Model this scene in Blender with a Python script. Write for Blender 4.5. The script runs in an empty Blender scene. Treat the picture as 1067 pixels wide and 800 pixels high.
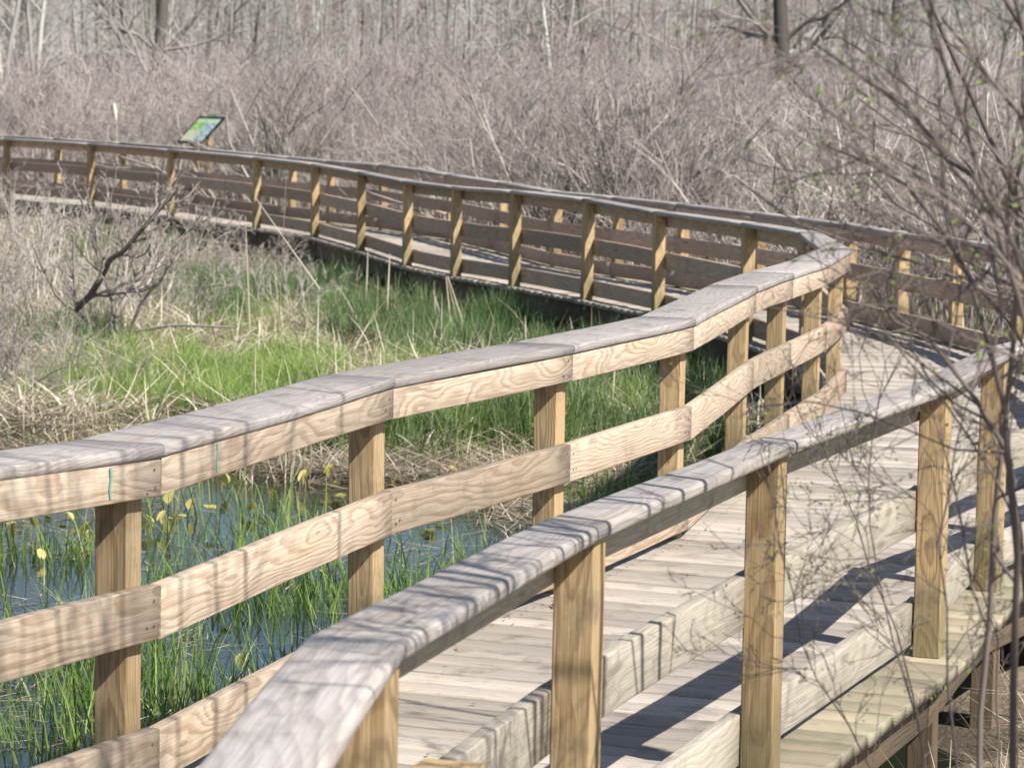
import bpy, math, random
import numpy as np
from mathutils import Matrix, Vector
random.seed(11)
rng = np.random.default_rng(11)
scene = bpy.context.scene
col = scene.collection
R = math.radians

# ------------------------------------------------------------------ helpers
def tag(o, label=None, cat=None, group=None, kind=None):
    if label: o['label'] = label
    if cat: o['category'] = cat
    if group: o['group'] = group
    if kind: o['kind'] = kind
    return o

def empty(name, loc=(0, 0, 0), rz=0.0):
    o = bpy.data.objects.new(name, None); col.objects.link(o)
    o.location = loc; o.rotation_euler = (0, 0, rz); o.empty_display_size = .2
    return o

def link(name, me, mat=None, parent=None):
    o = bpy.data.objects.new(name, me); col.objects.link(o)
    if mat and not me.materials: me.materials.append(mat)
    if parent: o.parent = parent
    return o

def copy_tree(o, parent=None):
    c = o.copy(); col.objects.link(c); c.parent = parent
    for ch in list(o.children): copy_tree(ch, c)
    return c

def fast_mesh(name, V, F, attrs=None, smooth=False):
    """V (n,3); F (m,k) all faces of k corners"""
    V = np.asarray(V, dtype=np.float32); F = np.asarray(F, dtype=np.int32)
    me = bpy.data.meshes.new(name)
    me.vertices.add(len(V)); me.vertices.foreach_set('co', V.ravel())
    k = F.shape[1]
    me.loops.add(F.size); me.loops.foreach_set('vertex_index', F.ravel())
    me.polygons.add(len(F))
    me.polygons.foreach_set('loop_start', np.arange(len(F), dtype=np.int32) * k)
    try: me.polygons.foreach_set('loop_total', np.full(len(F), k, dtype=np.int32))
    except Exception: pass
    me.update(calc_edges=True)
    for an, (typ, data) in (attrs or {}).items():
        a = me.attributes.new(an, typ, 'POINT')
        d = np.asarray(data, dtype=np.float32)
        a.data.foreach_set('vector' if typ == 'FLOAT_VECTOR' else 'value', d.ravel())
    if smooth: me.polygons.foreach_set('use_smooth', np.ones(len(F), dtype=bool))
    me.validate()
    return me

# ------------------------------------------------------------------ materials
class NT:
    def __init__(s, name):
        s.m = bpy.data.materials.new(name); s.m.use_nodes = True
        s.t = s.m.node_tree; s.n = s.t.nodes; s.l = s.t.links
        s.b = s.n['Principled BSDF']; s.out = s.n['Material Output']
    def add(s, typ, **kw):
        n = s.n.new(typ)
        for k, v in kw.items():
            if k.startswith('i_'):
                n.inputs[k[2:].replace('_', ' ')].default_value = v
            else: setattr(n, k, v)
        return n
    def cn(s, a, b): s.l.new(a, b)
    def math(s, op, a, b=None, clamp=False):
        n = s.n.new('ShaderNodeMath'); n.operation = op; n.use_clamp = clamp
        for i, v in enumerate((a, b)):
            if v is None: continue
            if isinstance(v, (int, float)): n.inputs[i].default_value = v
            else: s.cn(v, n.inputs[i])
        return n.outputs[0]
    def vmul(s, v, t):
        n = s.n.new('ShaderNodeVectorMath'); n.operation = 'MULTIPLY'
        s.cn(v, n.inputs[0]); n.inputs[1].default_value = t; return n.outputs[0]
    def noise(s, v, scale=1, detail=2, rough=.5, dist=0):
        n = s.n.new('ShaderNodeTexNoise'); n.inputs['Scale'].default_value = scale
        n.inputs['Detail'].default_value = detail; n.inputs['Roughness'].default_value = rough
        n.inputs['Distortion'].default_value = dist
        if v is not None: s.cn(v, n.inputs['Vector'])
        return n.outputs['Fac']
    def mix(s, f, a, b, mode='MIX'):
        n = s.n.new('ShaderNodeMix'); n.data_type = 'RGBA'; n.blend_type = mode
        for i, v in ((0, f), (6, a), (7, b)):
            if isinstance(v, (int, float)): n.inputs[i].default_value = v
            elif isinstance(v, tuple): n.inputs[i].default_value = (*v[:3], 1)
            else: s.cn(v, n.inputs[i])
        return n.outputs[2]
    def ramp(s, f, stops, interp='LINEAR'):
        n = s.n.new('ShaderNodeValToRGB'); e = n.color_ramp.elements
        n.color_ramp.interpolation = interp
        while len(e) < len(stops): e.new(.5)
        for i, (p, c) in enumerate(stops):
            e[i].position = p
            e[i].color = (c, c, c, 1) if isinstance(c, (int, float)) else (*c, 1)
        s.cn(f, n.inputs[0]); return n.outputs[0]
    def attr(s, name, out='Fac'):
        n = s.n.new('ShaderNodeAttribute'); n.attribute_name = name; return n.outputs[out]
    def bump(s, h, strength=.3, dist=.002):
        n = s.n.new('ShaderNodeBump'); n.inputs['Strength'].default_value = strength
        n.inputs['Distance'].default_value = dist; s.cn(h, n.inputs['Height'])
        s.cn(n.outputs[0], s.b.inputs['Normal'])

def wood(name, light, dark, grey, gamt, F=95., A=.085, contrast=.85, edge=None, rough=.8, stain=.5, low=False, var=.42):
    w = NT(name)
    gc = w.attr('gc', 'Vector'); rnd = w.attr('rnd')
    sep = w.add('ShaderNodeSeparateXYZ'); w.cn(gc, sep.inputs[0])
    n1 = w.noise(w.vmul(gc, (1.25, 4.5, 4.5)), 1, 2, .55)
    n2 = w.noise(w.vmul(gc, (7, 26, 26)), 1, 2, .55)
    zz = w.math('ADD', sep.outputs[2], .055)
    zz = w.math('ADD', zz, w.math('MULTIPLY', w.math('SUBTRACT', n1, .5), A * 2))
    zz = w.math('ADD', zz, w.math('MULTIPLY', w.math('SUBTRACT', n2, .5), .011))
    y2 = w.math('MULTIPLY', w.math('MULTIPLY', sep.outputs[1], sep.outputs[1]), .5)
    r = w.math('SQRT', w.math('ADD', w.math('MULTIPLY', zz, zz), y2))
    fr = w.math('FRACT', w.math('MULTIPLY', r, w.math('MULTIPLY', w.math('ADD', w.math('MULTIPLY', w.math('FRACT', w.math('MULTIPLY', rnd, 7.3)), .85), .65), F)))
    ring = w.ramp(fr, [(0, .15), (.12, 0), (.45, .12), (.68, .75), (.88, 1), (.96, .85), (1, .15)])
    streak = w.noise(w.vmul(gc, (5, 230, 230)), 1, 3, .65)
    blot = w.noise(w.vmul(gc, (3.2, 14, 14)), 1, 4, .6)
    cshift = w.math('MULTIPLY', ring, w.ramp(blot, [(.25, contrast), (.75, contrast * .55)]))
    c = w.mix(cshift, light, dark)
    # knots
    vo = w.add('ShaderNodeTexVoronoi'); vo.feature = 'F1'; w.cn(w.vmul(gc, (2.1, 7.5, 7.5)), vo.inputs['Vector']); vo.inputs['Scale'].default_value = 1
    knot = w.ramp(vo.outputs['Distance'], [(.05, 1), (.09, .75), (.14, 0)])
    c = w.mix(w.math('MULTIPLY', knot, .7), c, tuple(x * .3 for x in dark))
    # weathering
    gm = w.ramp(w.noise(w.vmul(gc, (2.2, 9, 9)), 1.3, 4, .62), [(.3, max(0, gamt - .28)), (.7, min(1, gamt + .2))])
    c = w.mix(gm, c, grey)
    c = w.mix(w.ramp(streak, [(.3, .42), (.6, 0)]), c, tuple(x * .45 for x in dark))
    c = w.mix(w.ramp(streak, [(.62, 0), (.8, .35)]), c, tuple(min(1, x * 1.25) for x in light))
    # dark water stains and dirt
    st = w.noise(w.vmul(gc, (6, 6, 6)), 1, 5, .7)
    c = w.mix(w.ramp(st, [(.53, 0), (.76, stain)]), c, (.12, .10, .08))
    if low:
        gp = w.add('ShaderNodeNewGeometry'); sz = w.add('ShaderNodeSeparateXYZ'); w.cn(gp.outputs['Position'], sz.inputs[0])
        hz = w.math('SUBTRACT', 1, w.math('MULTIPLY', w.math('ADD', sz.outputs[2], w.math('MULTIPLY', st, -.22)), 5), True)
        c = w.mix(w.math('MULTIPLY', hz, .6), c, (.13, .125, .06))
    if edge:
        ed = w.attr('edge')
        mo = w.noise(w.vmul(gc, (9, 9, 9)), 1, 4, .7)
        c = w.mix(w.math('MULTIPLY', ed, .8), c, w.mix(w.ramp(mo, [(.4, 0), (.62, 1)]), edge, (.23, .22, .14)))
    val = w.math('ADD', w.math('MULTIPLY', rnd, var), 1 - var / 2)
    vm = w.n.new('ShaderNodeVectorMath'); vm.operation = 'SCALE'; w.cn(c, vm.inputs[0]); w.cn(val, vm.inputs['Scale'])
    w.cn(vm.outputs[0], w.b.inputs['Base Color'])
    w.b.inputs['Roughness'].default_value = rough
    w.b.inputs['Specular IOR Level'].default_value = .3
    h = w.math('ADD', w.math('MULTIPLY', streak, 1.0), w.math('MULTIPLY', ring, .35))
    w.bump(h, .55, .0025)
    return w.m

M = {}
M['rail'] = wood('pale_pine_board', (.54, .43, .31), (.27, .16, .085), (.44, .385, .33), .34, F=84, contrast=.9, var=.5)
M['rail_shade_brown'] = wood('shade_brown_pine_board', (.50, .37, .27), (.27, .165, .10), (.40, .32, .265), .35, F=84, contrast=.8)  # warm brown of the far boards in shade, put into the colour
M['rail_grey'] = wood('greyed_pine_board', (.48, .42, .335), (.25, .18, .12), (.42, .395, .34), .55, F=80, contrast=.7, stain=.8)
M['cap'] = wood('weathered_cap_board', (.43, .375, .32), (.21, .155, .12), (.39, .37, .37), .58, F=88, contrast=.95, stain=.7)
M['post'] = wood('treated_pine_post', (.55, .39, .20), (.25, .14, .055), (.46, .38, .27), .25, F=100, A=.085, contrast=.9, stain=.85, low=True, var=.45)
M['deck'] = wood('deck_plank_wood', (.47, .405, .33), (.22, .16, .11), (.43, .395, .36), .58, stain=.85, var=.5, F=150, A=.05, contrast=.55, edge=(.33, .275, .19))
M['beam'] = wood('shade_dark_beam_wood', (.19, .135, .08), (.10, .065, .035), (.14, .12, .095), .35, F=110)  # brown wood, its colour darkened for the shade under the deck

def twig_mat(name, a, b, emit=None):
    w = NT(name)
    oi = w.add('ShaderNodeObjectInfo'); rnd = w.attr('rnd')
    g = w.add('ShaderNodeNewGeometry')
    n = w.noise(g.outputs['Position'], 9, 3, .6)
    f = w.math('ADD', w.math('MULTIPLY', rnd, .85), w.math('MULTIPLY', n, .3), True)
    c = w.mix(f, a, b)
    hs = w.math('ADD', w.math('MULTIPLY', oi.outputs['Random'], .5), .75)
    vm = w.n.new('ShaderNodeVectorMath'); vm.operation = 'SCALE'; w.cn(c, vm.inputs[0]); w.cn(hs, vm.inputs['Scale'])
    w.cn(vm.outputs[0], w.b.inputs['Base Color']); w.b.inputs['Roughness'].default_value = .85
    w.b.inputs['Specular IOR Level'].default_value = .2
    return w.m
M['thicket'] = twig_mat('thicket_twig_bark', (.06, .05, .045), (.60, .54, .48))
M['thicket2'] = twig_mat('mauve_twig_bark', (.07, .052, .05), (.56, .485, .45))
M['darktwig'] = twig_mat('dark_shrub_bark', (.07, .05, .045), (.46, .40, .36))
M['nearbark'] = twig_mat('near_bush_bark', (.06, .047, .042), (.19, .155, .14))
M['palebark'] = twig_mat('pale_tree_bark', (.24, .225, .20), (.46, .44, .40))
M['greybark'] = twig_mat('grey_tree_bark', (.16, .14, .125), (.38, .35, .32))
M['darkbark'] = twig_mat('dark_tree_bark', (.05, .045, .04), (.16, .14, .12))
M['redbud'] = twig_mat('red_maple_flowers', (.30, .10, .08), (.46, .21, .16))
M['farbark'] = twig_mat('far_woods_bark', (.15, .14, .125), (.42, .405, .37))

def leafy(name, stops, trans=.35, rough=.6):
    w = NT(name); rnd = w.attr('rnd')
    c = w.ramp(rnd, stops)
    w.cn(c, w.b.inputs['Base Color']); w.b.inputs['Roughness'].default_value = rough
    w.b.inputs['Specular IOR Level'].default_value = .35
    if trans:
        tr = w.add('ShaderNodeBsdfTranslucent'); w.cn(c, tr.inputs[0])
        mx = w.add('ShaderNodeMixShader'); mx.inputs[0].default_value = trans
        w.cn(w.b.outputs[0], mx.inputs[1]); w.cn(tr.outputs[0], mx.inputs[2]); w.cn(mx.outputs[0], w.out.inputs[0])
    return w.m
M['grass'] = leafy('marsh_grass_blade', [(0, (.05, .11, .022)), (.4, (.13, .22, .045)), (.75, (.24, .34, .08)), (.93, (.38, .44, .15)), (1, (.5, .44, .26))])
M['sedge'] = leafy('sedge_blade', [(0, (.11, .20, .035)), (.5, (.25, .38, .08)), (.85, (.42, .52, .16)), (1, (.58, .54, .28))])
M['lush'] = leafy('lush_grass_blade', [(0, (.035, .08, .025)), (.4, (.10, .175, .06)), (.75, (.20, .29, .11)), (.9, (.36, .40, .20)), (1, (.55, .48, .32))])
M['straw'] = leafy('dry_straw', [(0, (.13, .095, .06)), (.3, (.36, .285, .20)), (.65, (.62, .53, .41)), (1, (.80, .73, .62))], .15, .7)
M['litter'] = leafy('fallen_leaf_bits', [(0, (.10, .05, .025)), (.6, (.26, .14, .07)), (1, (.42, .30, .17))], 0, .8)
M['bud'] = leafy('fresh_green_bud', [(0, (.12, .22, .04)), (.6, (.25, .36, .08)), (1, (.45, .45, .12))])
M['lily'] = leafy('pond_lily_leaf', [(0, (.10, .07, .03)), (.3, (.26, .24, .06)), (.65, (.50, .46, .12)), (1, (.70, .62, .24))], .3, .4)

# ------------------------------------------------------------------ tubes (stems, twigs, trunks)
def norm(v): return v / np.maximum(np.linalg.norm(v, axis=-1, keepdims=True), 1e-9)

def walk(start, d, length, K, wig=.18, up=0.0):
    """random-walk polylines (N,K,3)"""
    N = len(start); P = np.zeros((N, K, 3)); P[:, 0] = start; d = norm(d.copy())
    for k in range(1, K):
        d = d + rng.normal(0, wig, (N, 3)); d[:, 2] += up; d = norm(d)
        P[:, k] = P[:, k - 1] + d * (length / (K - 1))[:, None]
    return P

def spawn(P, rad, n, t0, t1, ang, lf, rf, K, wig=.2, up=0.0, rmin=.0015):
    """n children per parent polyline"""
    N, Kp, _ = P.shape
    idx = np.repeat(np.arange(N), n); t = rng.uniform(t0, t1, len(idx)) * (Kp - 1)
    i0 = np.minimum(t.astype(int), Kp - 2); f = (t - i0)[:, None]
    st = P[idx, i0] * (1 - f) + P[idx, i0 + 1] * f
    tan = norm(P[idx, i0 + 1] - P[idx, i0])
    side = norm(np.cross(tan, rng.normal(0, 1, (len(idx), 3))))
    a = rng.uniform(ang[0], ang[1], len(idx))[:, None]
    d = tan * np.cos(a) + side * np.sin(a)
    plen = np.linalg.norm(np.diff(P, axis=1), axis=2).sum(1)[idx]
    ln = plen * rng.uniform(lf[0], lf[1], len(idx)) * (1.15 - .5 * t / (Kp - 1))
    r0 = np.maximum((rad[idx, i0] * (1 - f[:, 0]) + rad[idx, i0 + 1] * f[:, 0]) * rf, rmin)
    C = walk(st, d, ln, K, wig, up)
    rr = r0[:, None] * np.linspace(1, .45, K)[None]
    return C, rr

def tubes(sets, sides=3):
    Vs, Fs, A, off = [], [], [], 0
    for P, rad in sets:
        N, K, _ = P.shape
        T = np.gradient(P, axis=1); T = norm(T)
        ref = np.where(np.abs(T[..., 2:3]) > .9, np.array([1., 0, 0]), np.array([0, 0, 1.]))
        U = norm(np.cross(T, ref)); W = np.cross(T, U)
        an = np.arange(sides) * 2 * math.pi / sides
        ring = U[:, :, None] * np.cos(an)[None, None, :, None] + W[:, :, None] * np.sin(an)[None, None, :, None]
        V = P[:, :, None] + ring * rad[:, :, None, None]
        base = off + (np.arange(N) * K * sides)[:, None, None] + (np.arange(K - 1) * sides)[None, :, None]
        s = np.arange(sides)[None, None]; s2 = (np.arange(sides) + 1)[None, None] % sides
        F = np.stack([base + s, base + s2, base + s2 + sides, base + s + sides], -1).reshape(-1, 4)
        Vs.append(V.reshape(-1, 3)); Fs.append(F)
        A.append(np.repeat(rng.uniform(0, 1, N), K * sides)); off += N * K * sides
    return np.concatenate(Vs), np.concatenate(Fs), np.concatenate(A)

def tube_mesh(name, sets, sides=3, smooth=False):
    V, F, A = tubes(sets, sides)
    return fast_mesh(name, V, F, {'rnd': ('FLOAT', A)}, smooth)

def leaf_quads(P, size, n=1, spread=.02, lo=0.3):
    """small diamond leaves near the ends of polylines"""
    N, K, _ = P.shape
    pts = []
    for _ in range(n):
        t = rng.uniform(lo, 1, N) * (K - 1); i0 = np.minimum(t.astype(int), K - 2); f = (t - i0)[:, None]
        ii = np.arange(N); pts.append(P[ii, i0] * (1 - f) + P[ii, i0 + 1] * f)
    c = np.concatenate(pts); N = len(c)
    c = c + rng.normal(0, spread * .3, c.shape)
    u = norm(rng.normal(0, 1, (N, 3)) + [0, 0, .6]); v = norm(np.cross(u, rng.normal(0, 1, (N, 3))))
    w = np.cross(u, v)
    s = (size * rng.uniform(.6, 1.3, N))[:, None]
    V = np.stack([c, c + u * s * .5 + v * s * .28 + w * s * .08, c + u * s, c + u * s * .5 - v * s * .28 + w * s * .08], 1).reshape(-1, 3)
    F = np.arange(N * 4).reshape(-1, 4)
    return V, F, np.repeat(rng.uniform(0, 1, N), 4)

# ------------------------------------------------------------------ grass blades
def blades(name, P, h, w, lean, curve, mat, segs=3, az=None, rnd=None):
    N = len(P); az = rng.uniform(0, 2 * math.pi, N) if az is None else az
    dirv = np.stack([np.cos(az), np.sin(az)], 1)
    faz = az + math.pi / 2 + rng.normal(0, .6, N)
    wv = np.stack([np.cos(faz), np.sin(faz), np.zeros(N)], 1)
    V = np.zeros((N, segs + 1, 2, 3)); pos = P.copy(); ang = lean.copy()
    for k in range(segs + 1):
        ww = w * (1 - (k / segs) ** 1.6 * .88)
        V[:, k, 0] = pos - wv * ww[:, None] / 2; V[:, k, 1] = pos + wv * ww[:, None] / 2
        step = h / segs
        pos = pos + np.stack([dirv[:, 0] * np.sin(ang) * step, dirv[:, 1] * np.sin(ang) * step, np.cos(ang) * step], 1)
        ang = ang + curve / segs
    base = (np.arange(N) * (segs + 1) * 2)[:, None] + (np.arange(segs) * 2)[None]
    F = np.stack([base, base + 1, base + 3, base + 2], -1).reshape(-1, 4)
    rn = rng.uniform(0, 1, N) if rnd is None else np.clip(rnd, 0, 1)
    me = fast_mesh(name, V.reshape(-1, 3), F, {'rnd': ('FLOAT', np.repeat(rn, (segs + 1) * 2))})
    return link(name, me, mat)

# ------------------------------------------------------------------ the lie of the land
def vn(x, y, s, seed=0):
    x = np.asarray(x) * s + seed * 17.3; y = np.asarray(y) * s + seed * 9.1
    return (np.sin(x * 1.3 + 1.7 * np.sin(y * .9)) + np.sin(y * 1.7 + 1.3 * np.sin(x * 1.1 + 2)) + np.sin((x + y) * .8 + 1.9 * np.sin(x * .7 - y * .6))) / 3
WATER = -.60
def pond(x, y):
    e1 = ((x + 2.2) / 4.4) ** 2 + ((y - 12.8) / 6.3) ** 2
    e2 = ((x - .5) / 1.7) ** 2 + ((y - 14.8) / 4.4) ** 2
    return np.minimum(e1, e2) + vn(x, y, 1.3, 1) * .17 + vn(x, y, 3.1, 2) * .11
def ground(x, y):
    x = np.asarray(x, float); y = np.asarray(y, float)
    z = -.47 + vn(x, y, .5) * .05 + vn(x, y, 1.9, 3) * .03
    p = pond(x, y)
    k = np.clip((1.12 - p) / .35, 0, 1); k = k * k * (3 - 2 * k)
    z = z - k * .34
    z = z + np.where(y > 85, 1, 0) * np.clip(y - 85, 0, 400) * .055 * (1 + .25 * vn(x, y, .03, 4))
    r = np.maximum(np.abs(x) - 60, 0); z = z + r * .05
    return z
ax = np.concatenate([-np.geomspace(500, 9, 26), np.linspace(-8.5, 8.5, 120), np.geomspace(9, 500, 26)])
ay = np.concatenate([-np.geomspace(300, 3, 14), np.linspace(-2, 34, 240), np.geomspace(34.5, 600, 60)])
GX, GY = np.meshgrid(ax, ay); GZ = ground(GX, GY)
ny, nx = GX.shape
idx = np.arange(nx * ny).reshape(ny, nx)
F = np.stack([idx[:-1, :-1], idx[:-1, 1:], idx[1:, 1:], idx[1:, :-1]], -1).reshape(-1, 4)
w = NT('marsh_soil_and_litter'); g = w.add('ShaderNodeNewGeometry'); pos = g.outputs['Position']
n1 = w.noise(w.vmul(pos, (1.2, 1.2, 1.2)), 1, 5, .65); n2 = w.noise(w.vmul(pos, (28, 28, 28)), 1, 4, .7)
c = w.mix(w.ramp(n1, [(.35, 0), (.65, 1)]), (.13, .095, .06), (.27, .22, .145))
c = w.mix(w.ramp(n2, [(.4, 0), (.7, .7)]), c, (.42, .35, .25))
sp = w.add('ShaderNodeSeparateXYZ'); w.cn(pos, sp.inputs[0])
wet = w.math('MULTIPLY', w.math('SUBTRACT', -.46, sp.outputs[2]), 9, True)
c = w.mix(w.math('MULTIPLY', wet, .85), c, (.055, .042, .028))
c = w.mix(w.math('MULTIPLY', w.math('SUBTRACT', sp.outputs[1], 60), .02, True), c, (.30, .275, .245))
w.cn(c, w.b.inputs['Base Color']); w.b.inputs['Roughness'].default_value = .95
w.bump(n2, .8, .03); M['soil'] = w.m
me = fast_mesh('marsh_ground', np.stack([GX, GY, GZ], -1).reshape(-1, 3), F, None, True)
tag(link('marsh_ground', me, M['soil']), kind='structure')

w = NT('pond_water'); g = w.add('ShaderNodeNewGeometry')
w.b.inputs['Base Color'].default_value = (.018, .022, .014, 1); w.b.inputs['Roughness'].default_value = .03
w.b.inputs['IOR'].default_value = 1.40
n = w.noise(w.vmul(g.outputs['Position'], (9, 9, 9)), 1, 3, .5); w.bump(n, .25, .012)
wx = np.linspace(-9, 4, 30); wy = np.linspace(4, 22, 40)
WX, WY = np.meshgrid(wx, wy); idx = np.arange(WX.size).reshape(WX.shape)
F = np.stack([idx[:-1, :-1], idx[:-1, 1:], idx[1:, 1:], idx[1:, :-1]], -1).reshape(-1, 4)
tag(link('water', fast_mesh('water', np.stack([WX, WY, np.full_like(WX, WATER)], -1).reshape(-1, 3), F), w.m), kind='structure')

# ------------------------------------------------------------------ boardwalk lines (inner faces of the rail boards)
L = [(-3.1, 2.0), (-2.15, 3.8), (-1.46, 5.53), (-.883, 7.219), (-.373, 9.019), (.217, 10.341), (.737, 11.703), (1.164, 13.799), (1.444, 14.882),
     (1.755, 16.056), (2.03, 17.4), (2.10, 19.75), (1.82, 21.46), (1.28, 23.92), (.72, 25.48), (.08, 27.11), (-.50, 28.44), (-1.04, 30.02),
     (-1.67, 32.75), (-2.39, 35.53), (-3.29, 37.51), (-4.75, 40.35), (-6.32, 43.42), (-7.96, 45.52), (-9.8, 47.8), (-11.8, 50.0), (-13.9, 52.0)]
LZ = [.99, .98, .958, .87, .87, .87, .87, .87, .87, .87, .872, .864, .846, .823, .862, .866, .851, .848, .86, .868, .891, .908, .912, .92, .925, .925, .925]
Rr = [(-2.3, .5), (-1.35, 1.3), (-.70, 2.3), (-.42, 3.45), (-.314, 4.684), (.069, 6.068), (.602, 7.57), (1.299, 9.311), (1.703, 10.607), (2.33, 11.75), (2.92, 13.0),
      (3.32, 14.5), (3.52, 16.2), (3.56, 18.2), (3.46, 20.16), (3.24, 21.58), (2.99, 22.73), (2.72, 23.97), (2.44, 24.89), (2.12, 25.77), (1.52, 27.32), (.95, 28.65),
      (.36, 30.3), (-.22, 32.77), (-.87, 35.33), (-1.8, 37.66), (-2.59, 39.26), (-3.21, 40.47), (-4.94, 43.83), (-6.29, 45.69), (-7.59, 47.32), (-9.3, 49.3), (-11.2, 51.4), (-13.1, 53.4)]
RZ = [.87] * 10 + [.86, .84, .81, .78, .767, .742, .743, .747, .749, .753, .763, .768, .757, .771, .778, .82, .819, .829, .864, .889, .905, .91, .91, .91]
L = [np.array(p) for p in L]; Rr = [np.array(p) for p in Rr]

def un(v): return v / np.hypot(*v)
def frames(pts):
    out = []
    for i in range(len(pts)):
        t1 = un(pts[i] - pts[i - 1]) if i > 0 else un(pts[1] - pts[0])
        t2 = un(pts[i + 1] - pts[i]) if i < len(pts) - 1 else t1
        n1 = np.array([t1[1], -t1[0]]); n2 = np.array([t2[1], -t2[0]])
        out.append(((n1 + n2) / (1 + n1 @ n2), un(t1 + t2)))
    return out
def offs(pts, d): return [p + m * d for p, (m, t) in zip(pts, frames(pts))]

def section(d0, d1, z0, z1, r, k=3):
    """rounded rectangle in (d, z)"""
    pts = []
    for cx, cz, a0 in ((d1 - r, z1 - r, 0), (d0 + r, z1 - r, 90), (d0 + r, z0 + r, 180), (d1 - r, z0 + r, 270)):
        for j in range(k):
            a = R(a0 + 90 * j / (k - 1)); pts.append((cx + r * math.cos(a), cz + r * math.sin(a)))
    return pts

def sweep(name, mat, A, B, mA, mB, sec, zA, zB, parent, secB=None, screws=False, stations=7, wob=.0022, up='d', gap=.0012, origin=None):
    """board between nodes A and B; sec: list of (d, z-offset from top line); mitred ends"""
    Ln = np.linalg.norm(B - A); nseg = stations
    off = (random.uniform(0, 60), random.uniform(-.03, .03), random.uniform(0, .05)); rv = random.random()
    ph = random.uniform(0, 6); am = random.uniform(-wob, wob) * 2
    V, G = [], []
    for j in range(nseg):
        t = j / (nseg - 1); tt = gap / Ln + t * (1 - 2 * gap / Ln)
        zc = zA * (1 - tt) + zB * tt
        wd = math.sin(ph + tt * 5) * wob; wz = math.sin(tt * math.pi) * am + math.sin(ph * 2 + tt * 7) * wob * .4
        for (d, z), (dB, zB_) in zip(sec, secB or sec):
            pa = A + mA * (d + wd); pb = B + mB * (dB + wd); p = pa * (1 - tt) + pb * tt
            V.append((p[0], p[1], zc + z + wz))
            G.append((tt * Ln + off[0], (z if up == 'd' else d) + off[1], (d if up == 'd' else z) + off[2]))
    n = len(sec); F = []
    for j in range(nseg - 1):
        for i in range(n):
            a = j * n + i; b = j * n + (i + 1) % n
            F.append((a, a + n, b + n, b))
    me = bpy.data.meshes.new(name)
    faces = [list(f) for f in F] + [list(range(n)), list(range((nseg - 1) * n, nseg * n))[::-1]]
    O = origin if origin is not None else np.zeros(3)
    nsw = 0
    if screws:                                   # screw heads set in the inner face beside each post
        zb, zt = min(q[1] for q in sec), max(q[1] for q in sec); td = (B - A) / Ln; nn = np.array([td[1], -td[0]]); nn = nn if nn @ mA > 0 else -nn
        for e in (.035, Ln - .035, .06, Ln - .075):
            for h_ in (.26, .74):
                c2 = A + td * (e + random.gauss(0, .004)) - nn * .0006; zc = zA + (zB - zA) * e / Ln + zb + (zt - zb) * h_ + random.gauss(0, .006)
                if e > .04 and e < Ln - .04 and h_ > .5: continue
                b0 = len(V); nsw += 1
                for k in range(6):
                    a = k * math.pi / 3; q = c2 + td * .0046 * math.cos(a) ; V.append((q[0], q[1], zc + .0046 * math.sin(a))); G.append((0, 0, 0))
                faces.append(list(range(b0, b0 + 6)))
    me.from_pydata([(v[0] - O[0], v[1] - O[1], v[2] - O[2]) for v in V], [], faces); me.update()
    a = me.attributes.new('gc', 'FLOAT_VECTOR', 'POINT'); a.data.foreach_set('vector', np.array(G, dtype=np.float32).ravel())
    a = me.attributes.new('rnd', 'FLOAT', 'POINT'); a.data.foreach_set('value', np.full(len(V), rv, dtype=np.float32))
    for p in me.polygons: p.use_smooth = len(p.vertices) == 4
    if nsw:
        me.materials.append(mat); me.materials.append(M['screw'])
        for p in list(me.polygons)[-nsw:]: p.material_index = 1
    return link(name, me, mat, parent)

def post_mesh(name, c, t, w, z0, z1, mat, parent, r=.004, O=(0, 0, 0)):
    """square post with eased corners, centre c, one face square to t"""
    t = un(t); n = np.array([t[1], -t[0]]); h = w / 2
    sec = section(-h, h, -h, h, r, 3); V, G = [], []
    off = (random.uniform(0, 60), random.uniform(-.02, .02), random.uniform(.0, .05)); rv = random.random()
    lv = [z0, z0 + (z1 - z0) * .33, z0 + (z1 - z0) * .66, z1 - .004, z1]
    tilt = np.array([random.gauss(0, .004), random.gauss(0, .004)])
    for k, z in enumerate(lv):
        s = .96 if k == 4 else 1
        for d, e in sec:
            p = c + (n * d + t * e) * s + tilt * (z - z0); V.append((p[0] - O[0], p[1] - O[1], z - O[2])); G.append((z + off[0], d + off[1], e + off[2]))
    m = len(sec); faces = []
    for j in range(len(lv) - 1):
        for i in range(m):
            a = j * m + i; b = j * m + (i + 1) % m; faces.append([a, b, b + m, a + m])
    faces += [list(range(m))[::-1], list(range((len(lv) - 1) * m, len(lv) * m))]
    me = bpy.data.meshes.new(name); me.from_pydata(V, [], faces); me.update()
    a = me.attributes.new('gc', 'FLOAT_VECTOR', 'POINT'); a.data.foreach_set('vector', np.array(G, dtype=np.float32).ravel())
    a = me.attributes.new('rnd', 'FLOAT', 'POINT'); a.data.foreach_set('value', np.full(len(V), rv, dtype=np.float32))
    return link(name, me, mat, parent)

w = NT('rusty_screw'); w.b.inputs['Base Color'].default_value = (.09, .06, .045, 1); w.b.inputs['Roughness'].default_value = .6; M['screw'] = w.m
BT, PW = .038, .089
w = NT('teal_chalk'); w.b.inputs['Base Color'].default_value = (.16, .33, .27, 1); w.b.inputs['Roughness'].default_value = .9; M['chalk'] = w.m

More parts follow.
